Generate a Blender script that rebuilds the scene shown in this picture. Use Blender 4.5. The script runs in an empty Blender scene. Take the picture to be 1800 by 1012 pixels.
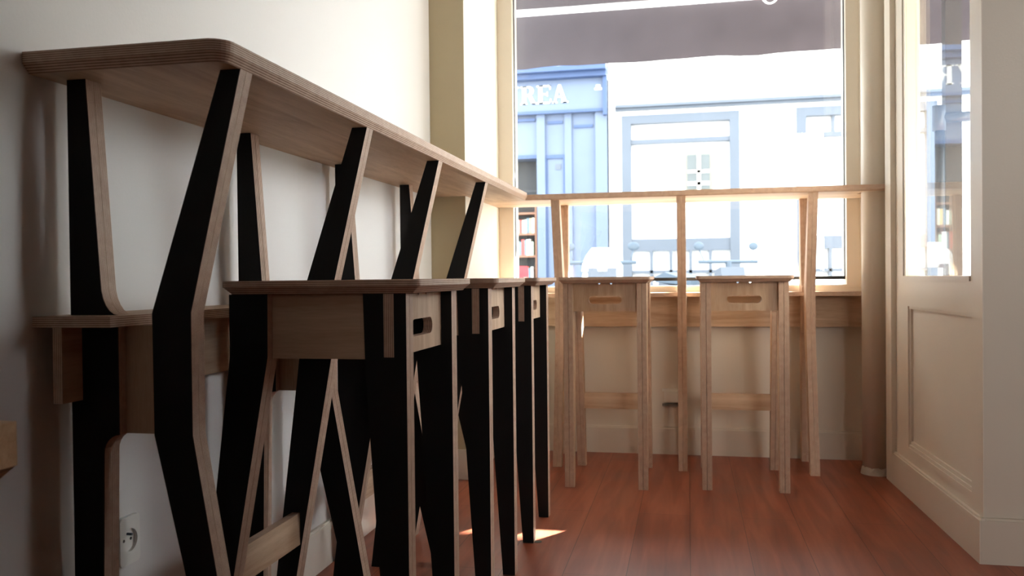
import bpy, bmesh, math, random
from mathutils import Vector, Matrix
random.seed(7)
C = bpy.context.scene
COL = C.collection

# ------------------------------------------------------------------ camera, light, exposure
FPX, YAW, ROLL, PITCH, EYE = 1490.0, math.radians(11.75), math.radians(.6), math.radians(-.7), .75
Fv = Vector((-math.sin(YAW)*math.cos(PITCH), math.cos(YAW)*math.cos(PITCH), math.sin(PITCH)))
R0 = Vector((math.cos(YAW), math.sin(YAW), 0)); U0 = R0.cross(Fv)
Rv = math.cos(ROLL)*R0 - math.sin(ROLL)*U0; Uv = Rv.cross(Fv)
cam = bpy.data.cameras.new('camera'); cam.sensor_width = 36; cam.lens = FPX/1800*36; cam.clip_start = .05
cam.dof.use_dof = True; cam.dof.focus_distance = 1.9; cam.dof.aperture_fstop = 6.5
camo = bpy.data.objects.new('camera', cam); COL.objects.link(camo)
M = Matrix((Rv, Uv, -Fv)).transposed().to_4x4(); M.translation = Vector((0, 0, EYE)); camo.matrix_world = M
C.camera = camo
C.view_settings.view_transform = 'Standard'; C.view_settings.look = 'None'
C.view_settings.gamma = 1; C.view_settings.use_curve_mapping = False
C.view_settings.exposure = 0.0

W = bpy.data.worlds.new('sky'); C.world = W; W.use_nodes = True
bg = W.node_tree.nodes['Background']; bg.inputs[0].default_value = (.93, .965, 1, 1); bg.inputs[1].default_value = 10

SUN_DIR = Vector((-1.0, -1.51, -1.0))
sun = bpy.data.lights.new('sun', 'SUN'); sun.energy = 100; sun.angle = math.radians(.5); sun.color = (1, .95, .86)
suno = bpy.data.objects.new('sun', sun); COL.objects.link(suno); suno.rotation_euler = SUN_DIR.to_track_quat('-Z', 'Y').to_euler()

def area(name, loc, target, sx, sy, power, color):
    l = bpy.data.lights.new(name, 'AREA'); l.shape = 'RECTANGLE'; l.size = sx; l.size_y = sy; l.energy = power; l.color = color
    o = bpy.data.objects.new(name, l); COL.objects.link(o); o.location = loc
    o.rotation_euler = (Vector(target)-Vector(loc)).to_track_quat('-Z', 'Y').to_euler(); return o
area('side_window_daylight', (2.55, 2.0, 1.5), (-.65, 2.15, .85), .3, 1.0, 3.6, (.92, .96, 1)).data.spread = math.radians(42)
area('ceiling_fill', (.6, -1.6, 2.8), (.1, 1.2, .3), 1.0, 1.0, .4, (1, .84, .68))  # unseen soft fill added behind the camera, no lamp fitting there
bl = area('back_fill', (1.7, -3.1, 1.5), (1.3, 2.4, .8), 1.2, 1.8, 8, (1, .93, .86)); bl.data.spread = math.radians(48)  # added fill for surfaces facing the camera; the back wall has no door
C.cycles.max_bounces = 10; C.cycles.diffuse_bounces = 5; C.cycles.glossy_bounces = 4
C.cycles.transparent_max_bounces = 12; C.cycles.caustics_reflective = False; C.cycles.caustics_refractive = False
C.cycles.sample_clamp_indirect = 6

# ------------------------------------------------------------------ materials
def newmat(name):
    m = bpy.data.materials.new(name); m.use_nodes = True
    nt = m.node_tree; return m, nt, nt.nodes['Principled BSDF']
def N(nt, t, **kw):
    n = nt.nodes.new(t)
    for k, v in kw.items(): setattr(n, k, v)
    return n
def ramp(nt, fac, stops):
    r = N(nt, 'ShaderNodeValToRGB'); e = r.color_ramp.elements
    while len(e) < len(stops): e.new(.5)
    for i, (p, c) in enumerate(stops): e[i].position = p; e[i].color = (*c, 1)
    nt.links.new(fac, r.inputs[0]); return r.outputs[0]
def lin(*c): return tuple(((v/255)/12.92 if v/255 <= .04045 else ((v/255+.055)/1.055)**2.4) for v in c)
def coords(nt, scale=(1, 1, 1)):
    tc = N(nt, 'ShaderNodeTexCoord'); mp = N(nt, 'ShaderNodeMapping'); mp.inputs['Scale'].default_value = scale
    nt.links.new(tc.outputs['Object'], mp.inputs[0]); return mp.outputs[0]
def paint(name, rgb, rough=.6, var=.04, bump=.02, scale=3, spec=.4):
    m, nt, b = newmat(name); v = coords(nt)
    n = N(nt, 'ShaderNodeTexNoise'); n.inputs['Scale'].default_value = scale; n.inputs['Detail'].default_value = 4
    nt.links.new(v, n.inputs[0])
    c = ramp(nt, n.outputs[0], [(.3, tuple(x*(1-var) for x in rgb)), (.7, tuple(min(1, x*(1+var)) for x in rgb))])
    nt.links.new(c, b.inputs['Base Color']); b.inputs['Roughness'].default_value = rough; b.inputs['Specular IOR Level'].default_value = spec
    if bump:
        n2 = N(nt, 'ShaderNodeTexNoise'); n2.inputs['Scale'].default_value = 160; nt.links.new(v, n2.inputs[0])
        bp = N(nt, 'ShaderNodeBump'); bp.inputs['Strength'].default_value = bump; bp.inputs['Distance'].default_value = .004
        nt.links.new(n2.outputs[0], bp.inputs['Height']); nt.links.new(bp.outputs[0], b.inputs['Normal'])
    return m
def wood_face(name, dark, light, axis, rough=.5):
    m, nt, b = newmat(name)
    s = [34, 34, 34]; s['XYZ'.index(axis)] = 3.2
    v = coords(nt, tuple(s))
    n = N(nt, 'ShaderNodeTexNoise'); n.inputs['Scale'].default_value = .55; n.inputs['Detail'].default_value = 5; n.inputs['Distortion'].default_value = 1.1
    nt.links.new(v, n.inputs[0])
    v2 = coords(nt, tuple(x*9 for x in s)); n2 = N(nt, 'ShaderNodeTexNoise'); n2.inputs['Scale'].default_value = 1; nt.links.new(v2, n2.inputs[0])
    mx = N(nt, 'ShaderNodeMath', operation='MULTIPLY_ADD'); mx.inputs[1].default_value = .25
    nt.links.new(n2.outputs[0], mx.inputs[0]); nt.links.new(n.outputs[0], mx.inputs[2])
    nt.links.new(ramp(nt, mx.outputs[0], [(.45, dark), (.8, light)]), b.inputs['Base Color'])
    b.inputs['Roughness'].default_value = rough; b.inputs['Specular IOR Level'].default_value = .3
    return m
def ply_edge(name, axis, dark, light, joint=None):
    """plywood edge: thin layers stacked along one axis, long fibres"""
    m, nt, b = newmat(name); v = coords(nt)
    sp = N(nt, 'ShaderNodeSeparateXYZ'); nt.links.new(v, sp.inputs[0])
    n = N(nt, 'ShaderNodeTexNoise'); n.inputs['Scale'].default_value = 9; nt.links.new(v, n.inputs[0])
    a = N(nt, 'ShaderNodeMath', operation='MULTIPLY_ADD'); a.inputs[1].default_value = .0009
    nt.links.new(n.outputs[0], a.inputs[0]); nt.links.new(sp.outputs['XYZ'.index(axis)], a.inputs[2])
    k = N(nt, 'ShaderNodeMath', operation='MULTIPLY'); k.inputs[1].default_value = 2*math.pi/.0031
    nt.links.new(a.outputs[0], k.inputs[0])
    s = N(nt, 'ShaderNodeMath', operation='SINE'); nt.links.new(k.outputs[0], s.inputs[0])
    h = N(nt, 'ShaderNodeMath', operation='MULTIPLY_ADD'); h.inputs[1].default_value = .30; h.inputs[2].default_value = .55
    nt.links.new(s.outputs[0], h.inputs[0])
    n3 = N(nt, 'ShaderNodeTexNoise'); n3.inputs['Scale'].default_value = 60; n3.inputs['Detail'].default_value = 3; nt.links.new(v, n3.inputs[0])
    g = N(nt, 'ShaderNodeMath', operation='MULTIPLY_ADD'); g.inputs[1].default_value = .3
    nt.links.new(n3.outputs[0], g.inputs[0]); nt.links.new(h.outputs[0], g.inputs[2])
    nt.links.new(ramp(nt, g.outputs[0], [(.4, dark), (1.0, light)]), b.inputs['Base Color'])
    b.inputs['Roughness'].default_value = .55; b.inputs['Specular IOR Level'].default_value = .25
    return m
BD, BL = lin(180, 148, 120), lin(214, 187, 160)
birch = {a: wood_face('birch_face_'+a, BD, BL, a) for a in 'XYZ'}
ED, EL = lin(134, 98, 80), lin(226, 200, 178)
edge = {a: ply_edge('plywood_edge_'+a, a, ED, EL) for a in 'XYZ'}
black = paint('black_laminate', lin(25, 25, 25), .62, .03, 0, spec=.22)
wallp = paint('wall_paint', lin(226, 222, 218), .55, .012, .05, 1.2)
creamp = paint('cream_gloss_paint', lin(225, 215, 201), .38, .02, .04, 4)
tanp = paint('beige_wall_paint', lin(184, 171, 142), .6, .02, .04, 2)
taupe = paint('entrance_wall_paint', lin(214, 205, 192), .6, .02, .05, 2)
backp = paint('back_room_paint', lin(120, 110, 98), .6, .02, .04, 2)
whitepl = paint('white_plastic', lin(235, 232, 225), .35, .01, 0)
darkpl = paint('dark_recess', lin(60, 56, 52), .5, .01, 0)
gasket = paint('black_rubber', lin(22, 22, 24), .5, .02, 0)
grout = paint('rough_plaster', lin(200, 195, 182), .9, .1, .4, 20)

def floor_mat():
    m, nt, b = newmat('red_plank_floor'); v = coords(nt)
    sp = N(nt, 'ShaderNodeSeparateXYZ'); nt.links.new(v, sp.inputs[0])
    cb = N(nt, 'ShaderNodeCombineXYZ'); nt.links.new(sp.outputs[1], cb.inputs[0]); nt.links.new(sp.outputs[0], cb.inputs[1])
    br = N(nt, 'ShaderNodeTexBrick'); nt.links.new(cb.outputs[0], br.inputs[0])
    br.inputs['Scale'].default_value = 1; br.inputs['Brick Width'].default_value = 1.35; br.inputs['Row Height'].default_value = .158
    br.inputs['Mortar Size'].default_value = .001; br.inputs['Mortar Smooth'].default_value = .3; br.offset = .43
    br.inputs['Color1'].default_value = (.15, .15, .15, 1); br.inputs['Color2'].default_value = (.85, .85, .85, 1); br.inputs['Mortar'].default_value = (0, 0, 0, 1)
    v2 = coords(nt, (26, 2.2, 1)); n = N(nt, 'ShaderNodeTexNoise'); n.inputs['Scale'].default_value = 1; n.inputs['Detail'].default_value = 6; n.inputs['Distortion'].default_value = .6
    nt.links.new(v2, n.inputs[0])
    n2 = N(nt, 'ShaderNodeTexNoise'); n2.inputs['Scale'].default_value = 4; n2.inputs['Detail'].default_value = 5; nt.links.new(v, n2.inputs[0])
    a = N(nt, 'ShaderNodeMath', operation='MULTIPLY_ADD'); a.inputs[1].default_value = .12; nt.links.new(br.outputs[0], a.inputs[0]); nt.links.new(n.outputs[0], a.inputs[2])
    a2 = N(nt, 'ShaderNodeMath', operation='MULTIPLY_ADD'); a2.inputs[1].default_value = .5; nt.links.new(n2.outputs[0], a2.inputs[0]); nt.links.new(a.outputs[0], a2.inputs[2])
    c = ramp(nt, a2.outputs[0], [(.5, lin(108, 56, 41)), (.8, lin(140, 74, 52)), (1.0, lin(158, 90, 66))])
    mx = N(nt, 'ShaderNodeMix', data_type='RGBA'); mx.inputs[7].default_value = (*lin(84, 42, 30), 1)
    nt.links.new(br.outputs['Fac'], mx.inputs[0]); nt.links.new(c, mx.inputs[6]); nt.links.new(mx.outputs[2], b.inputs['Base Color'])
    r = N(nt, 'ShaderNodeMapRange'); r.inputs[3].default_value = .28; r.inputs[4].default_value = .5
    nt.links.new(n2.outputs[0], r.inputs[0]); nt.links.new(r.outputs[0], b.inputs['Roughness'])
    bp = N(nt, 'ShaderNodeBump'); bp.inputs['Strength'].default_value = .25; bp.inputs['Distance'].default_value = .002; bp.invert = True
    nt.links.new(br.outputs['Fac'], bp.inputs['Height']); nt.links.new(bp.outputs[0], b.inputs['Normal'])
    b.inputs['Specular IOR Level'].default_value = .45
    return m
floorm = floor_mat()
def glass_mat(name, tint=(1, 1, 1), refl=1.0):
    m = bpy.data.materials.new(name); m.use_nodes = True; nt = m.node_tree; nt.nodes.clear()
    o = N(nt, 'ShaderNodeOutputMaterial'); t = N(nt, 'ShaderNodeBsdfTransparent'); t.inputs[0].default_value = (*tint, 1)
    g = N(nt, 'ShaderNodeBsdfGlossy'); g.inputs['Roughness'].default_value = 0
    f = N(nt, 'ShaderNodeFresnel'); geo = N(nt, 'ShaderNodeNewGeometry')
    ior = N(nt, 'ShaderNodeMapRange'); ior.inputs[3].default_value = 1.5; ior.inputs[4].default_value = 1/1.5   # same reflectance from both sides of the pane
    nt.links.new(geo.outputs['Backfacing'], ior.inputs[0]); nt.links.new(ior.outputs[0], f.inputs[0])
    k = N(nt, 'ShaderNodeMath', operation='MULTIPLY'); k.inputs[1].default_value = refl; nt.links.new(f.outputs[0], k.inputs[0])
    mx = N(nt, 'ShaderNodeMixShader'); nt.links.new(k.outputs[0], mx.inputs[0]); nt.links.new(t.outputs[0], mx.inputs[1]); nt.links.new(g.outputs[0], mx.inputs[2])
    nt.links.new(mx.outputs[0], o.inputs[0]); return m
glass = glass_mat('window_glass', (.97, 1, .99))
ext_white = paint('facade_render', lin(236, 232, 226), .8, .02, 0, 1)
ext_blue = paint('blue_shop_paint', lin(88, 99, 122), .5, .05, 0, 3)
ext_blue2 = paint('blue_shop_trim', lin(54, 72, 108), .5, .05, 0, 3)
ext_grey = paint('grey_blue_joinery', lin(80, 86, 97), .5, .04, 0, 3)
ext_pane = paint('pane_white_reflection', lin(238, 238, 240), .5, .01, 0, 2)  # shop glass with its white reflection put into the colour
ext_dark = paint('dark_doorway', lin(44, 44, 48), .6, .1, 0, 6)
awn = paint('mauve_awning_cloth', lin(66, 60, 66), .9, .1, 0, 5)
street = paint('street_paving', lin(170, 168, 164), .8, .05, 0, 4)
metal_w = paint('white_painted_metal', lin(240, 240, 240), .4, .01, 0)
redp = paint('red_plastic', lin(196, 40, 52), .4, .02, 0)
rubber = paint('tyre_rubber', lin(30, 30, 32), .8, .02, 0)
greydk = paint('dark_grey_plastic', lin(70, 82, 96), .5, .02, 0)

# ------------------------------------------------------------------ helpers
def link(name, bm, mats, parent=None, smooth=False):
    me = bpy.data.meshes.new(name); bmesh.ops.recalc_face_normals(bm, faces=bm.faces); bm.to_mesh(me); bm.free()
    for m in (mats if isinstance(mats, (list, tuple)) else [mats]): me.materials.append(m)
    if smooth:
        for p in me.polygons: p.use_smooth = True
    o = bpy.data.objects.new(name, me); COL.objects.link(o); o.parent = parent; return o
def thing(name, label, cat, loc=(0, 0, 0), rz=0, group=None):
    o = bpy.data.objects.new(name, None); COL.objects.link(o); o.location = loc; o.rotation_euler = (0, 0, rz); o.empty_display_size = .05
    return tag(o, label, cat, group)
def tag(o, label, cat, group=None):
    o['label'] = label; o['category'] = cat
    if group: o['group'] = group
    return o
def struct(name, bm, m, label=None, smooth=False):
    o = link(name, bm, m, None, smooth); o['kind'] = 'structure'
    if label: o['label'] = label
    return o
def dup(root, loc, label, rz=None):
    r = root.copy(); COL.objects.link(r); r.location = loc; r['label'] = label
    if rz is not None: r.rotation_euler = (0, 0, rz)
    def rec(src, dst):
        for ch in src.children:
            c = ch.copy(); COL.objects.link(c); c.parent = dst; rec(ch, c)
    rec(root, r); return r
def box(bm, x0, x1, y0, y1, z0, z1, mi=0, f=None):
    vs = [bm.verts.new((f(x, y, z) if f else (x, y, z))) for z in (z0, z1) for x, y in ((x0, y0), (x1, y0), (x1, y1), (x0, y1))]
    for q in ((3, 2, 1, 0), (4, 5, 6, 7), (0, 1, 5, 4), (1, 2, 6, 5), (2, 3, 7, 6), (3, 0, 4, 7)):
        bm.faces.new([vs[i] for i in q]).material_index = mi
def boxes(*bs):
    bm = bmesh.new()
    for b in bs: box(bm, *b)
    return bm
def cyl(bm, p0, p1, r0, r1=None, n=20, mi=0, cap=True):
    p0, p1 = Vector(p0), Vector(p1); r1 = r0 if r1 is None else r1
    q = (p1-p0).to_track_quat('Z', 'Y'); A, B = [], []
    for i in range(n):
        d = q @ Vector((math.cos(2*math.pi*i/n), math.sin(2*math.pi*i/n), 0))
        A.append(bm.verts.new(p0+d*r0)); B.append(bm.verts.new(p1+d*r1))
    for i in range(n): bm.faces.new((A[i], A[(i+1) % n], B[(i+1) % n], B[i])).material_index = mi
    if cap: bm.faces.new(A[::-1]).material_index = mi; bm.faces.new(B).material_index = mi
def arc(cx, cy, r, a0, a1, n=6):
    return [(cx+r*math.cos(math.radians(a0+(a1-a0)*i/n)), cy+r*math.sin(math.radians(a0+(a1-a0)*i/n))) for i in range(n+1)]
def plate(name, outline, c0, t, axis, mats, parent=None, holes=()):
    """flat board: outline (a, b) swept from c0 by t. axis Y: a=x b=z; X: a=y b=z; Z: a=x b=y. mats = (low face, high face, edge)"""
    mp = {'Y': lambda a, b, c: (a, c, b), 'X': lambda a, b, c: (c, a, b), 'Z': lambda a, b, c: (a, b, c)}[axis]
    bm = bmesh.new(); loops = [outline, *holes]; rings = []
    for k, c in enumerate((c0, c0+t)):
        es, rr = [], []
        for lp in loops:
            vs = [bm.verts.new(mp(a, b, c)) for a, b in lp]; rr.append(vs)
            es += [bm.edges.new((vs[i], vs[(i+1) % len(vs)])) for i in range(len(vs))]
        g = bmesh.ops.triangle_fill(bm, edges=es, use_beauty=True)
        for f in g['geom']:
            if isinstance(f, bmesh.types.BMFace): f.material_index = k
        rings.append(rr)
    for l0, l1 in zip(*rings):
        n = len(l0)
        for i in range(n): bm.faces.new((l0[i], l0[(i+1) % n], l1[(i+1) % n], l1[i])).material_index = 2
    return link(name, bm, mats, parent)
def fillet(pts):
    """pts: (x, y, radius, inset of the edge leaving this corner) -> outline and inset per edge"""
    out, ins = [], []; n = len(pts)
    for i, (x, y, r, s) in enumerate(pts):
        if r == 0: out.append((x, y)); ins.append(s); continue
        p = Vector((x, y)); a = (Vector(pts[i-1][:2])-p).normalized(); b = (Vector(pts[(i+1) % n][:2])-p).normalized()
        ang = a.angle(b); d = r/math.tan(ang/2); c = p+(a+b).normalized()*(r/math.sin(ang/2))
        s0, s1 = p+a*d-c, p+b*d-c; tot = s0.angle_signed(s1)
        for k in range(7):
            v = s0.copy(); v.rotate(Matrix.Rotation(-tot*k/6, 2)); out.append(tuple(c+v)); ins.append(pts[i-1][3]*(1-k/6)+s*k/6)
    return out, ins
def inset(out, ins):
    n = len(out); L = []
    ar = sum(out[i][0]*out[(i+1) % n][1]-out[(i+1) % n][0]*out[i][1] for i in range(n)); sg = 1 if ar > 0 else -1
    for i in range(n):
        p, q = Vector(out[i]), Vector(out[(i+1) % n]); d = (q-p).normalized(); nn = Vector((-d.y, d.x))*sg
        L.append((p+nn*ins[i], d))
    res = []
    for i in range(n):
        (p, d), (q, e) = L[i-1], L[i]; cr = d.x*e.y-d.y*e.x
        if abs(cr) < 1e-6: res.append(tuple(q)); continue
        t = ((q-p).x*e.y-(q-p).y*e.x)/cr; res.append(tuple(p+d*t))
    return res
def slab(name, pts, z0, z1, ch, face, edgem, parent):
    """board with an undercut (chamfered) lower edge"""
    out, ins = fillet(pts); low = inset(out, ins)
    bm = bmesh.new()
    r1 = [bm.verts.new((x, y, z1)) for x, y in out]; r2 = [bm.verts.new((x, y, z0+ch)) for x, y in out]; r3 = [bm.verts.new((x, y, z0)) for x, y in low]
    n = len(out)
    for A, B in ((r3, r2), (r2, r1)):
        for i in range(n): bm.faces.new((A[i], A[(i+1) % n], B[(i+1) % n], B[i])).material_index = 1
    bm.faces.new(r1).material_index = 0; bm.faces.new(r3[::-1]).material_index = 0
    return link(name, bm, [face, edgem], parent)

# ------------------------------------------------------------------ the room
XW, YW = -.943, 3.63
struct('floor', boxes((-1.05, 2.7, -3.2, 3.62, -.06, 0)), floorm)
struct('ceiling', boxes((-1.05, 2.7, -3.2, 3.75, 2.9, 2.98)), wallp)
struct('wall_left', boxes((XW-.12, XW, -3.2, 3.056, 0, 2.9)), wallp)
pier_lit = paint('pier_lit_side', lin(240, 238, 230), .5, .01, .03, 2)  # whiter copy for the pier's lit side, brightness put into the colour
struct('wall_pier', boxes((XW-.12, -.8105, 3.058, 3.74, 0, 2.9), (-.8105, -.81, 3.060, 3.74, 0, 2.9, 1)), [tanp, pier_lit], 'beige pier closing the left wall beside the window')
struct('wall_window', boxes((-.809, .72, YW, 3.74, 0, .70), (-.809, .72, YW, 3.74, 2.62, 2.9)), creamp)
struct('wall_back', boxes((-1.05, 2.7, -3.3, -3.2, 0, 2.9)), backp)
struct('wall_side', boxes((2.6, 2.72, -3.2, 2.384, 0, 2.9)), backp)
# entrance partition: s runs from the corner towards the window, o is outwards into the room
WC = Vector((.742, 2.385)); WD = Vector((-.024, 1)).normalized(); WN = Vector((-WD.y, WD.x))
def rw(s, o, z): p = WC+WD*s+WN*o; return (p.x, p.y, z)
def rboxes(*bs):
    bm = bmesh.new()
    for b in bs: box(bm, *b, f=rw)
    return bm
struct('wall_right', rboxes((0, .085, -.042, 0, 0, 2.9), (.69, 1.2442, -.042, 0, 0, 2.9), (1.2442, 1.36, -.042, -.0125, 0, 2.9), (.085, .69, -.042, 0, .64, .742), (.085, .69, -.042, 0, 0, .162),
       (.085, .69, -.042, 0, 2.45, 2.9), (.085, .69, -.040, -.014, .162, .64)), creamp)
struct('trim_1', rboxes((.085, .69, -.014, -.003, .162, .172), (.085, .69, -.014, -.008, .172, .184), (.085, .094, -.014, -.006, .184, .64), (.681, .69, -.014, -.006, .184, .64), (.085, .69, -.014, -.004, .631, .64)), creamp, 'cream moulding round the lower recessed panel')
struct('trim_2', rboxes((.086, .69, -.002, .004, .728, .742), (.69, .705, .0005, .006, .742, 2.45), (.712, .722, .0005, .009, .742, 2.45)), creamp, 'cream glazing bead round the side pane')
struct('trim_3', rboxes((.835, .91, .0005, .018, .11, 2.9)), creamp, 'cream upright moulding beside the pillar')
w2 = struct('window_2', rboxes((.0855, .6895, -.034, -.028, .743, 2.4495)), glass, 'tall side pane of the entrance partition')
struct('baseboard_right', rboxes((-.012, .93, .0005, .013, 0, .112), (-.012, .93, .0005, .009, .112, .118)), creamp)
struct('wall_entrance', boxes((.744, 2.6, 2.385, 2.45, 0, 2.9)), taupe)
struct('baseboard_entrance', boxes((.732, 2.6, 2.372, 2.3845, 0, .112), (.734, 2.6, 2.376, 2.3845, .112, .118)), taupe)
struct('baseboard_left', boxes((XW+.0005, XW+.013, -3.1, 3.056, 0, .108), (XW+.0005, XW+.009, -3.1, 3.056, .108, .114)), creamp)
struct('baseboard_window', boxes((-.809, .70, YW-.014, YW-.0005, 0, .108), (-.809, .70, YW-.009, YW-.0005, .108, .114)), creamp)
struct('baseboard_pier', boxes((-.8095, -.797, 3.05, 3.615, 0, .11), (XW+.014, -.797, 3.045, 3.0575, 0, .11)), creamp)
# the shop window
GX0, GX1, GZ0, GY = -.745, .628, .742, 3.675
w1 = struct('window_1', boxes((-.809, GX0, YW+.0005, 3.735, .7005, 2.6195), (GX1, .72, YW+.0005, 3.735, .7005, 2.6195), (GX0, GX1, YW+.0005, 3.735, .7005, .708), (GX0, GX1, YW+.0005, 3.735, 2.56, 2.6195),
       (GX1+.05, GX1+.062, YW-.008, YW+.0005, .7005, 2.6195)), creamp, 'cream painted frame of the large shop window')
gk = link('gasket', boxes((GX0, GX1, GY-.01, GY+.012, GZ0-.0125, GZ0+.001), (GX0, GX0+.002, GY-.01, GY+.012, GZ0+.001, 2.56), (GX1-.002, GX1, GY-.01, GY+.012, GZ0+.001, 2.56)), gasket, w1)
gp = link('pane', boxes((GX0+.004, GX1-.004, GY-.002, GY+.003, GZ0+.001, 2.56)), glass, w1)
link('pane', boxes((GX0+.001, GX1-.001, GY-.002, GY+.003, .7085, GZ0-.0125)), glass, w1)  # glass strip added to let street brightness in below the gasket
# round pillar
bm = bmesh.new(); PX, PY, PR = .684, 3.388, .0455
cyl(bm, (PX, PY, .02), (PX, PY, 2.9), PR, n=40)
for f in bm.faces: f.smooth = len(f.verts) == 4
pil = struct('pillar', bm, creamp, 'round cream painted pillar in the window corner')
bm = bmesh.new(); ring = []
for k, (r, z) in enumerate(((.052, 0), (.050, .012), (.046, .026))):
    ring.append([bm.verts.new((PX+(r+random.uniform(-.002, .002))*math.cos(a*math.pi/14), PY+(r+random.uniform(-.002, .002))*math.sin(a*math.pi/14), z+random.uniform(0, .004)*(k > 0))) for a in range(28)])
for A, B in zip(ring, ring[1:]):
    for i in range(28): bm.faces.new((A[i], A[(i+1) % 28], B[(i+1) % 28], B[i]))
bm.faces.new(ring[0][::-1]); bm.faces.new(ring[-1])
link('plaster_foot', bm, grout, pil)

# ------------------------------------------------------------------ tables
T = .0165
ZU, ZT = 1.055, 1.081
FRONT = [(.282, ZU), (.165, .703), (.166, .522), (.288, 0), (.321, 0), (.229, .523), (.229, .703), (.314, ZU)]
def wall_leg_outline(full_bridge=False):
    up = [(.059, ZU), (.0795, .75)] + [(.0795+.0285*(1-math.cos(t)), .75-.05*math.sin(t)) for t in [math.radians(a) for a in (15, 30, 45, 60, 75, 90)]]
    dn = [(.108-.0265*math.sin(t), .492+.0285*math.cos(t)) for t in [math.radians(a) for a in (0, 15, 30, 45, 60, 75, 90)]] + [(.071, 0)]
    return up, dn
def frame_outlines():
    up, dn = wall_leg_outline()
    wl = [(.027, 0), (.027, ZU)]+up+dn
    full = [(.027, 0), (.027, ZU)]+up+[(.108, .697), (.127, .697), (.127, .684), (.166, .684), (.165, .703), (.282, ZU), (.314, ZU), (.229, .703), (.229, .523), (.321, 0), (.288, 0), (.166, .5205)]+dn
    return wl, full
WL, FULL = frame_outlines()
def make_frame(parent, pos, wall, axis, flip, facem, back):
    """a leg frame of two plies. axis Y: boards stand across Y (left table); axis X: window table"""
    u = (lambda p: (XW+p[0], p[1])) if axis == 'Y' else (lambda p: (YW-p[0], p[1]))
    e = edge[axis]
    full = [u(p) for p in FULL]; wl = [u(p) for p in WL]; fl = [u(p) for p in FRONT]
    bf = birch['Z']
    r = plate('leg_frame', full, pos+T+.0009, T, axis, (bf, back, e), parent)
    plate('wall_leg', wl, pos, T, axis, (facem, bf, e), r)
    plate('front_leg', fl, pos, T, axis, (facem, bf, e), r)
    return r
# long table on the left wall
tl = thing('bar_table', 'long narrow plywood bar table with black leg frames along the left wall', 'table', (0, 0, 0))
slab('tabletop', [(XW+.001, 1.062, 0, .013), (-.622, 1.062, .028, .008), (-.622, 3.299, 0, 0), (-.808, 3.299, 0, 0), (-.808, 3.057, 0, 0), (XW+.001, 3.057, 0, 0)], ZU, ZT+.003, .013, birch['Y'], edge['Z'], tl)
plate('shelf', [(XW+.001, 1.073), (-.813, 1.073), (-.813, 3.04), (XW+.001, 3.04)], .684, .016, 'Z', (birch['Y'], birch['Y'], edge['Z']), tl)
plate('apron', [(1.078, .572), (3.04, .572), (3.04, .6838), (1.078, .6838)], XW+.030, .016, 'X', (birch['Y'], birch['Y'], edge['X']), tl)
for y in (1.120, 1.611, 2.112, 2.628): make_frame(tl, y, 0, 'Y', 1, black, black)
# table below the window
tw = thing('bar_table', 'plywood bar table with natural wood frames in front of the shop window', 'table', (0, 0, 0))
TW0 = 3.3015
slab('tabletop', [(-.808, TW0, 0, .004), (.717, TW0, 0, 0), (.717, 3.335, 0, 0), (.634, 3.335, 0, 0), (.634, 3.442, 0, 0), (.705, 3.442, 0, 0), (.705, YW-.0105, 0, 0), (-.808, YW-.0105, 0, 0)], ZU, ZT-.004, .004, birch['X'], edge['Z'], tw)
plate('shelf', [(-.79, YW-.128), (.703, YW-.128), (.703, YW-.0105), (-.79, YW-.0105)], .666, .016, 'Z', (birch['X'], birch['X'], edge['Z']), tw)
plate('apron', [(-.79, .540), (.703, .540), (.703, .6658), (-.79, .6658)], YW-.046, .016, 'Y', (birch['X'], birch['X'], edge['Y']), tw)
for x in (-.530, -.042, .441): make_frame(tw, x, 0, 'X', 1, birch['Z'], birch['Z'])

# ------------------------------------------------------------------ stools (local x: towards the handle side, y across)
def stool(label, facem, group):
    s = thing('bar_stool', label, 'stool', (0, 0, 0), 0, group)
    slab('seat', [(.026, -.1625, .012, .015), (.026, .1625, .012, .015), (-.311, .1625, .012, .015), (-.311, -.1625, .012, .015)], .727, .749, .012, birch['X'], edge['Z'], s)
    fo = [(0, 0), (-.031, 0), (-.0685, .60), (-.0715, .727), (0, .727)]
    ro = [(-.351, 0), (-.2365, .625), (-.2355, .727), (-.304, .727), (-.304, .625), (-.383, 0)]
    bo = [(0, 0), (0, .727), (-.304, .727), (-.304, .625), (-.383, 0), (-.351, 0), (-.237, .6215), (-.0705, .6215), (-.031, 0)]
    for sg in (-1, 1):
        outer, inner = (-.147, -.147+T) if sg < 0 else (.147-T, .147-2*T)
        gap = .0009*sg
        fr = plate('side_frame', bo, inner-gap, T, 'Y', ((birch['X'], facem, edge['Y']) if sg < 0 else (facem, birch['X'], edge['Y'])), s)
        mm = (facem, birch['Z'], edge['Y']) if sg < 0 else (birch['Z'], facem, edge['Y'])
        plate('leg', fo, outer, T, 'Y', mm, fr); plate('leg', ro, outer, T, 'Y', mm, fr)
    # handle board with its slot and small screw notches under the seat
    y1 = .1474; z0, z1 = .6265, .7266
    top = []
    for cx in (.116, .021, -.021, -.116): top += [(cx+.0046*math.cos(math.radians(a)), z1-.0046*math.sin(math.radians(a))) for a in (0, 45, 90, 135, 180)]
    hole = arc(.044, .667, .0145, -90, 90, 8)+arc(-.044, .667, .0145, 90, 270, 8)
    plate('handle_board', [(-y1, z0), (y1, z0), (y1, z1)]+top+[(-y1, z1)], -.037, T, 'X', (birch['Z'], birch['Z'], edge['X']), s, holes=[hole])
    plate('footrest', [(-.1135, .235), (.1135, .235), (.1135, .297), (-.1135, .297)], -.327, T, 'X', (birch['Y'], birch['Y'], edge['X']), s)
    return s
gB, gW = 'black sided stools along the left table', 'natural wood stools at the window table'
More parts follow.
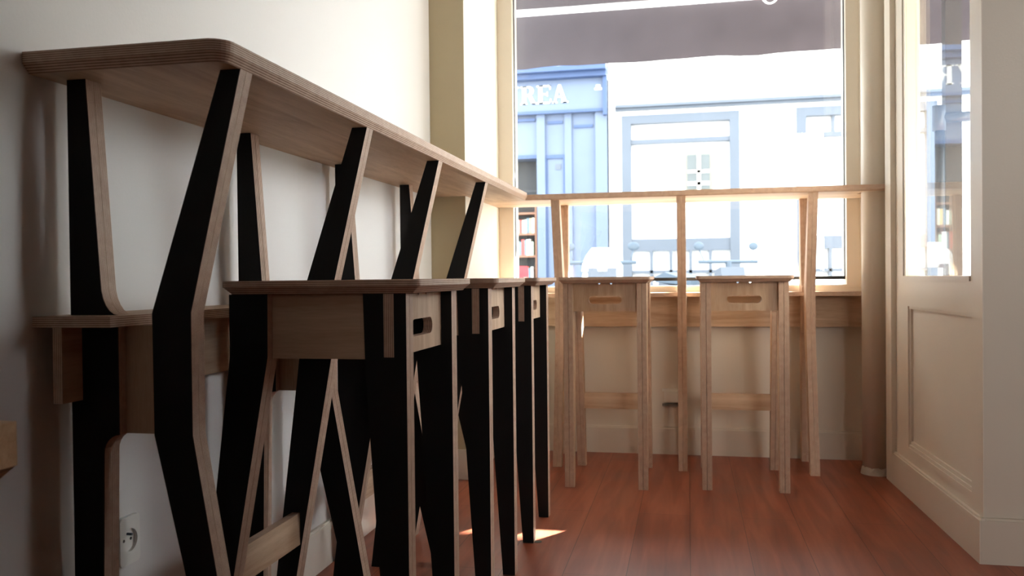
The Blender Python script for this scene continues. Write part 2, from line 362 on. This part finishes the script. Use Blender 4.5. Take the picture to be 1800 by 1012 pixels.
SX = -.433
s1 = stool('black-sided plywood bar stool nearest the camera, the largest of its row', black, gB); s1.location = (SX, 1.265+.147, 0)
dup(s1, (SX, 1.822+.147, 0), 'black-sided plywood bar stool in the middle of the left row')
dup(s1, (SX, 2.345+.147, 0), 'black-sided plywood bar stool farthest from the camera, nearest the window')
s5 = stool('natural plywood bar stool at the window, beside the end of the black row', birch['Z'], gW); s5.location = (-.290, 2.995, 0); s5.rotation_euler = (0, 0, -math.pi/2)
dup(s5, (.190, 3.03, 0), 'natural plywood bar stool at the window, standing nearer the round pillar')

# ------------------------------------------------------------------ small things in the room
def wall_socket():
    t = thing('wall_socket', 'white single power socket low on the left wall between black legs', 'socket', (XW, 1.276, .31))
    bm = bmesh.new(); o = arc(.018, .032, .007, 0, 90, 5)+arc(-.018, .032, .007, 90, 180, 5)+arc(-.018, -.032, .007, 180, 270, 5)+arc(.018, -.032, .007, 270, 360, 5)
    o = [(a*1.05, b*1.05) for a, b in o]
    circ = [(.0195*math.cos(i*math.pi/12), .0195*math.sin(i*math.pi/12)) for i in range(24)]
    bm.free(); plate('cover_plate', o, .0005, .008, 'X', (whitepl, whitepl, whitepl), t, holes=[circ])
    plate('socket_well', circ, .0005, .0022, 'X', (whitepl, whitepl, whitepl), t)
    bm = bmesh.new()
    for y, z in ((-.009, 0), (.009, 0)): cyl(bm, (.0027, y, z), (.0032, y, z), .0027, n=12)
    link('pin_hole', bm, darkpl, t)
    bm = bmesh.new(); cyl(bm, (.0027, 0, .010), (.012, 0, .010), .0022, n=12); link('earth_pin', bm, greydk, t)
wall_socket()
ws = thing('wall_socket', 'small white socket box on the wall under the window table', 'socket', (-.075, YW, .24))
link('cover_plate', boxes((-.036, .036, -.022, -.0005, .026, .036), (-.028, .03, -.018, -.0005, -.02, .026)), whitepl, ws)
link('socket_body', boxes((-.014, .03, -.034, -.018, -.016, .022)), whitepl, ws)
link('base_strip', boxes((-.036, .036, -.022, -.0005, -.036, -.026)), paint('grey_base', lin(120, 112, 105)), ws)
# corner of a low table close to the camera
st = thing('side_table', 'pale wooden low table corner at the lower left picture edge', 'table', (-.795, .88, 0))
slab('tabletop', [(-.137, 0, 0, .03), (0, 0, .004, .03), (0, -.9, 0, .03), (-.137, -.9, 0, .03)][::-1], .514, .583, .016, wood_face('pine_face', lin(214, 178, 138), lin(240, 214, 180), 'X'), wood_face('pine_edge', lin(216, 180, 140), lin(242, 216, 182), 'X'), st)
for y in (-.06, -.84):
    for x in (-.125, -.045): link('leg', boxes((x-.0, x+.025, y-.02, y+.02, 0, .5138)), birch['Z'], st)
# dried knot ring on the floor
bm = bmesh.new(); cyl(bm, (-.425, 2.36, .0002), (-.425, 2.36, .0012), .013, .011, n=18)
tag(link('floor_plug', bm, darkpl), 'small dark round plug in the red floor beside the last black stool', 'plug')

# ------------------------------------------------------------------ outside: the awning
t = thing('shop_awning', 'dark mauve cloth awning hanging outside above the shop window', 'awning', (0, 0, 0))
AY, AZ = 5.67, 2.168
bm = bmesh.new(); nx = 46
def sag(x): return .012*math.sin(x*2.1+.6)+.006*math.sin(x*7+1)
rows = [(3.80, 3.05, 0), (4.4, 2.90, .3), (5.1, 2.71, .6), (AY-.01, AZ+.36, .2)]
for dz in (0, .004):
    g = [[bm.verts.new((-2.6+5.4*i/nx, y, z+dz-sag(-2.6+5.4*i/nx)*k)) for i in range(nx+1)] for y, z, k in rows]
    for a, b in zip(g, g[1:]):
        for i in range(nx): bm.faces.new((a[i], a[i+1], b[i+1], b[i]))
link('canopy', bm, awn, t, True)
bm = bmesh.new()
vr = [(0, .350, 0), (.006, .20, .5), (-.004, .09, 1), (0, .03, 1), (.002, 0, 1)]
for dy in (0, .005):
    g = [[bm.verts.new((-2.6+5.4*i/nx, AY+dy+oy+.02*k*math.sin(i*1.7+2*k)*math.sin(i*.31), AZ+h+(.004*math.sin(i*.9) if k else 0))) for i in range(nx+1)] for oy, h, k in vr]
    for a, b in zip(g, g[1:]):
        for i in range(nx): bm.faces.new((a[i], a[i+1], b[i+1], b[i]))
link('valance', bm, awn, t, True)
bm = bmesh.new(); cyl(bm, (-2.6, AY-.03, AZ+.375), (2.8, AY-.03, AZ+.375), .028, n=16); link('front_bar', bm, metal_w, t, True)
for x in (-1.9, 2.4):
    bm = bmesh.new(); cyl(bm, (x, 3.80, 2.75), (x, 4.7, 2.45), .018); cyl(bm, (x, 4.7, 2.45), (x, AY-.03, AZ+.375), .018); link('folding_arm', bm, metal_w, t)
bm = bmesh.new()
pts = [(.52+.05*math.cos(a), AY-.06, AZ+.36+.06*math.sin(a)) for a in [math.radians(d) for d in range(180, 361, 20)]]
for a, b in zip(pts, pts[1:]): cyl(bm, a, b, .006, n=8)
link('pull_ring', bm, metal_w, t)

# ------------------------------------------------------------------ outside: the street
struct('ground', boxes((-12, 12, 3.75, 40, -.2, -.12)), street)
FY = 12.0
wb = thing('building', 'white rendered building across the street seen through the shop window', 'building', (0, FY, 0))
def fr_frame(x0, x1, z0, z1, w, y0=-.10, y1=-.0):
    return [(x0, x0+w, y0, y1, z0, z1), (x1-w, x1, y0, y1, z0, z1), (x0+w, x1-w, y0, y1, z1-w, z1)]
link('wall', boxes((-1.08, -.90, 0, .4, -.12, 4.6), (.70, 1.44, 0, .4, -.12, 4.6), (3.2, 9, 0, .4, -.12, 4.6), (-.90, .70, 0, .4, 3.0, 4.6), (1.44, 3.2, 0, .4, 3.0, 4.6)), ext_white, wb)
link('cornice', boxes((-.98, 9, -.10, 0, 3.10, 3.14), (-.98, 9, -.05, 0, 3.06, 3.10)), ext_grey, wb)
def shop_window(x0, x1, panes):
    f = link('window', boxes((x0, x0+.13, -.02, .12, -.12, 3.0), (x1-.13, x1, -.02, .12, -.12, 3.0), (x0+.13, x1-.13, -.02, .12, 2.88, 3.0),
             (x0+.13, x1-.13, .0, .12, 2.60, 2.66), (x0+.13, x1-.13, 0, .12, 1.10, 1.27), (x0+.13, x1-.13, 0, .12, .79, .83), (x0+.13, x1-.13, 0, .12, -.12, .3),
             *[(x0+.13+(x1-x0-.26)*k/panes-.02, x0+.13+(x1-x0-.26)*k/panes+.02, .0, .12, .3, 1.10) for k in range(1, panes)]), ext_grey, wb)
    link('pane', boxes((x0+.13, x1-.13, .10, .115, .3, 2.9)), ext_pane, f)
    return f
f1 = shop_window(-.90, .70, 5); f2 = shop_window(1.44, 3.2, 5)
for x in (1.90, 2.30, 2.7): link('transom_bar', boxes((x, x+.04, .02, .10, 2.66, 2.88)), ext_grey, f2)
# reflection of a window in the middle shop glass, built as solid parts
cw = link('window_reflection', boxes((-.03, .34, .03, .10, 1.93, 2.45)), paint('reflected_surround', lin(120, 118, 110), .6, .05, 0), f1)
link('reflected_muntin', boxes((.0, .30, .0, .03, 2.17, 2.21), (.0, .30, .0, .03, 2.00, 2.05), (.13, .18, .0, .03, 1.93, 2.42)), ext_white, f1)
link('reflected_glass', boxes((.0, .13, .012, .03, 1.95, 2.42), (.18, .30, .012, .03, 1.95, 2.42)), paint('grey_glass', lin(84, 88, 90), .4, .1, 0), f1)
# blue shop
bs = thing('shopfront', 'blue painted bookshop front with white capital letters across the street', 'shopfront', (0, FY, 0))
link('fascia', boxes((-6, -1.10, -.12, .4, 3.06, 3.56)), ext_blue, bs)
link('cornice', boxes((-6, -1.086, -.36, 0, 3.60, 3.67), (-6, -1.09, -.26, 0, 3.53, 3.60), (-6, -1.09, -.15, -.12, 3.06, 3.10), (-1.14, -1.086, -.2, -.1, 3.0, 3.53)), ext_blue2, bs)
link('wall', boxes((-6, -1.10, .0, .4, 3.67, 4.6)), ext_white, bs)
link('pilaster', boxes((-1.26, -1.10, -.10, .3, -.12, 3.06), (-2.10, -1.98, -.08, .3, -.12, 3.06), (-1.70, -1.60, -.06, .3, -.12, 3.06)), ext_blue, bs)
link('panel', boxes((-1.98, -1.70, -.02, .3, -.12, 3.06), (-1.60, -1.26, -.02, .3, -.12, 3.06), (-3.2, -2.10, -.02, .3, 2.45, 3.06), (-6, -3.2, -.02, .3, -.12, 3.06), (-3.2, -2.10, -.02, .3, -.12, .62)), ext_blue, bs)
link('moulding', boxes((-1.95, -1.73, -.04, -.02, 2.93, 2.97), (-1.57, -1.30, -.04, -.02, 2.86, 2.90), (-3.2, -2.12, -.06, -.02, 2.98, 3.02), (-1.98, -1.70, -.045, -.02, 2.44, 2.49), (-1.98, -1.955, -.045, -.02, .3, 2.44), (-1.725, -1.70, -.045, -.02, .3, 2.44), (-3.2, -2.10, -.05, -.02, 2.45, 2.50)), ext_blue2, bs)
link('display_recess', boxes((-3.2, -2.10, .28, .32, .62, 2.45), (-3.2, -2.10, .0, .02, 1.98, 2.0), (-3.2, -2.1, .0, .28, 1.88, 1.92)), ext_dark, bs)
link('mark', boxes((-1.26, -1.16, -.126, -.12, 3.36, 3.39), (-1.24, -1.18, -.126, -.12, 3.39, 3.43)), ext_white, bs)
link('number_plate', boxes((-1.84, -1.76, -.03, -.02, 2.28, 2.36)), ext_grey, bs)
# sign letters, each its own part
LT = .04
def q4(bm, pts, y0=-.135, y1=-.12):
    A = [bm.verts.new((a, y0, b)) for a, b in pts]; B = [bm.verts.new((a, y1, b)) for a, b in pts]; n = len(pts)
    bm.faces.new(A); bm.faces.new(B[::-1])
    for i in range(n): bm.faces.new((A[i], A[(i+1) % n], B[(i+1) % n], B[i]))
def rect(bm, x0, x1, z0, z1): q4(bm, [(x0, z0), (x1, z0), (x1, z1), (x0, z1)])
def letter(ch, x, z, w, h):
    bm = bmesh.new(); s = w*.24; sf = h*.07
    X = lambda a: x+a*w
    Z = lambda b: z+b*h
    if ch in 'RE':
        rect(bm, X(.12), X(.12)+s, z, z+h); rect(bm, X(0), X(.42), z, z+sf); rect(bm, X(0), X(.42), z+h-sf, z+h)
    if ch == 'E':
        rect(bm, X(.3), X(.92), z+h-sf, z+h); rect(bm, X(.3), X(.95), z, z+sf); rect(bm, X(.3), X(.72), Z(.48), Z(.55))
        rect(bm, X(.85), X(.92), Z(.78), Z(1)); rect(bm, X(.88), X(.95), Z(0), Z(.24)); rect(bm, X(.67), X(.73), Z(.40), Z(.63))
    if ch == 'R':
        o = [(X(.35), Z(1)), (X(.62), Z(.99)), (X(.80), Z(.92)), (X(.88), Z(.75)), (X(.80), Z(.58)), (X(.62), Z(.48)), (X(.35), Z(.46)), (X(.35), Z(.53)), (X(.5), Z(.54)), (X(.61), Z(.62)), (X(.64), Z(.75)), (X(.60), Z(.88)), (X(.5), Z(.93)), (X(.35), Z(.93))]
        for i in range(6): q4(bm, [o[i], o[i+1], o[12-i], o[13-i]])
        q4(bm, [(X(.48), Z(.50)), (X(.72), Z(.50)), (X(1.02), Z(0)), (X(.76), Z(0))]); rect(bm, X(.74), X(1.08), z, z+sf)
    if ch == 'A':
        q4(bm, [(X(.40), Z(1)), (X(.56), Z(1)), (X(.97), Z(0)), (X(.70), Z(0))]); q4(bm, [(X(.40), Z(1)), (X(.50), Z(.92)), (X(.20), Z(0)), (X(.09), Z(0))])
        rect(bm, X(.25), X(.75), Z(.30), Z(.37)); rect(bm, X(0), X(.32), z, z+sf); rect(bm, X(.62), X(1.05), z, z+sf)
    if ch == 'Y':
        rect(bm, X(.38), X(.62), z, Z(.5)); rect(bm, X(.22), X(.78), z, z+sf)
        q4(bm, [(X(.38), Z(.45)), (X(.62), Z(.45)), (X(.32), Z(1)), (X(.06), Z(1))]); q4(bm, [(X(.48), Z(.45)), (X(.62), Z(.45)), (X(.96), Z(1)), (X(.82), Z(1))])
        rect(bm, X(-.03), X(.42), z+h-sf, z+h); rect(bm, X(.70), X(1.06), z+h-sf, z+h)
    link('sign_letter', bm, ext_white, bs)
for ch, x in (('Y', -2.57), ('R', -2.315), ('E', -2.08), ('A', -1.86)): letter(ch, x, 3.205, .215, .255)
# shelves and books in the blue shop's window
bc = thing('bookcase', 'dark wooden bookcase in the window of the blue shop', 'bookcase', (-2.54, FY+.05, 0))
bw = paint('brown_shelf_wood', lin(120, 84, 66), .6, .05, 0)
for x in (-.52, .38): link('side_panel', boxes((x, x+.03, 0, .22, .62, 1.82)), bw, bc)
for z in (.66, 1.04, 1.36, 1.66): link('shelf_board', boxes((-.49, .38, 0, .22, z, z+.03)), bw, bc)
bcols = [paint('book_'+n, lin(*c), .6, .03, 0) for n, c in (('cream', (226, 220, 196)), ('sage', (176, 196, 172)), ('red', (196, 70, 66)), ('slate', (92, 110, 120)), ('white', (235, 232, 226)), ('ochre', (206, 170, 110)))]
cn = ['cream', 'sage', 'red', 'slate', 'white', 'ochre']; rown = {.69: 'bottom', 1.07: 'middle', 1.39: 'top'}
for z in (.69, 1.07, 1.39):
    x = -2.60; k = 0
    while x < -2.20:
        w = random.uniform(.028, .045); h = random.uniform(.19, .235); ci = (2 if k == 6 else random.choice((0, 1, 3, 4, 5)))
        b = link('book', boxes((x, x+w-.002, FY+.08, FY+.24, z+.0002, z+h)), bcols[ci])
        tag(b, '%s book on the %s row of the bookcase in the blue shop window' % (cn[ci], rown[z]), 'book', '%s books on the %s row of the bookcase' % (cn[ci], rown[z])); x += w; k += 1
# parked scooters
def scooter(label, loc, rz, body, seatm, shield=True, basket=False):
    s = thing('scooter', label, 'scooter', loc, rz, None)
    for x in (-.6, .6):
        bm = bmesh.new(); n = 20; R, r = .19, .055; g = []
        for i in range(n):
            a = 2*math.pi*i/n; g.append([bm.verts.new((x+(R+r*math.cos(b))*math.cos(a), r*math.sin(b), .25+(R+r*math.cos(b))*math.sin(a))) for b in [j*math.pi/4 for j in range(8)]])
        for i in range(n):
            for j in range(8): bm.faces.new((g[i][j], g[(i+1) % n][j], g[(i+1) % n][(j+1) % 8], g[i][(j+1) % 8]))
        link('wheel', bm, rubber, s, True)
    plate('body', [(-.75, .42), (-.82, .62), (-.72, .80), (-.1, .74), (-.02, .42), (.25, .34), (.36, .60), (.40, .92), (.50, .95), (.58, .62), (.72, .52), (.66, .45), (.45, .42), (.35, .24), (-.2, .22)], -.13, .26, 'Y', (body, body, body), s)
    plate('seat', [(-.80, .80), (-.84, .86), (-.6, .91), (-.3, .86), (-.06, .84), (-.06, .77), (-.7, .80)], -.12, .24, 'Y', (seatm, seatm, seatm), s)
    bm = bmesh.new(); cyl(bm, (.43, -.32, 1.00), (.43, .32, 1.00), .018, n=10); cyl(bm, (.44, 0, .9), (.43, 0, 1.0), .03, n=10); link('handlebar', bm, greydk, s)
    for y in (-.26, .26):
        bm = bmesh.new(); cyl(bm, (.43, y, 1.0), (.40, y*1.15, 1.12), .006, n=8); m_ = bmesh.ops.create_uvsphere(bm, u_segments=12, v_segments=8, radius=.05)
        bmesh.ops.scale(bm, verts=m_['verts'], vec=(.25, 1.1, .8)); bmesh.ops.translate(bm, verts=m_['verts'], vec=(.40, y*1.15, 1.15)); link('mirror', bm, greydk, s, True)
    if shield:
        bm = bmesh.new(); g = [[bm.verts.new((.50-.10*v*v+.02-.06*abs(u), u*.19*(1-.55*v*v), .92+.22*v)) for u in (-1, -.5, 0, .5, 1)] for v in (0, .33, .66, 1)]
        for a, b in zip(g, g[1:]):
            for i in range(4): bm.faces.new((a[i], a[i+1], b[i+1], b[i]))
        o = link('windshield', bm, metal_w, s, True); md = o.modifiers.new('thickness', 'SOLIDIFY'); md.thickness = .006
    if basket:
        bm = boxes((-.90, -.70, -.10, .10, .87, .88), (-.90, -.89, -.10, .10, .88, .99), (-.71, -.70, -.10, .10, .88, .99), (-.89, -.71, -.10, -.09, .88, .99), (-.89, -.71, .09, .10, .88, .99)); link('top_box', bm, redp, s)
    return s
scooter('white scooter with a windshield parked in front of the blue shop corner', (-.86, 8.3, -.12), math.radians(-80), ext_grey, metal_w, True)
scooter('grey scooter with mirrors parked before the middle grey shop window', (.16, 8.7, -.12), math.radians(-60), ext_grey, greydk, False)
scooter('grey scooter parked sideways at the right side of the middle shop window', (1.45, 8.2, -.12), math.radians(12), ext_grey, metal_w, False)
scooter('scooter with a small red top box parked before the blue shop bookcase', (-2.55, 9.1, -.12), math.radians(160), greydk, greydk, False, True)
# door leaf standing in the entrance beside the side pane
dr = thing('entrance_door', 'dark open door edge with a bar handle seen through the side pane', 'door', (.985, 3.55, -.0))
link('door_leaf', boxes((-.008, .050, 0, .05, -.1, 2.6)), ext_dark, dr)
bm = bmesh.new(); cyl(bm, (-.040, -.03, 1.295), (-.040, -.03, 1.39), .024, n=18); cyl(bm, (-.038, -.03, .77), (-.038, -.03, 1.295), .018, n=14); cyl(bm, (-.040, -.03, 1.345), (.12, -.03, 1.345), .019, n=14)
cyl(bm, (.02, -.03, 1.345), (.02, 0, 1.345), .012, n=10); cyl(bm, (-.038, -.03, .80), (.0, .01, .80), .01, n=10); link('door_handle', bm, paint('dark_handle', lin(38, 46, 58), .4, .02, 0), dr, True)
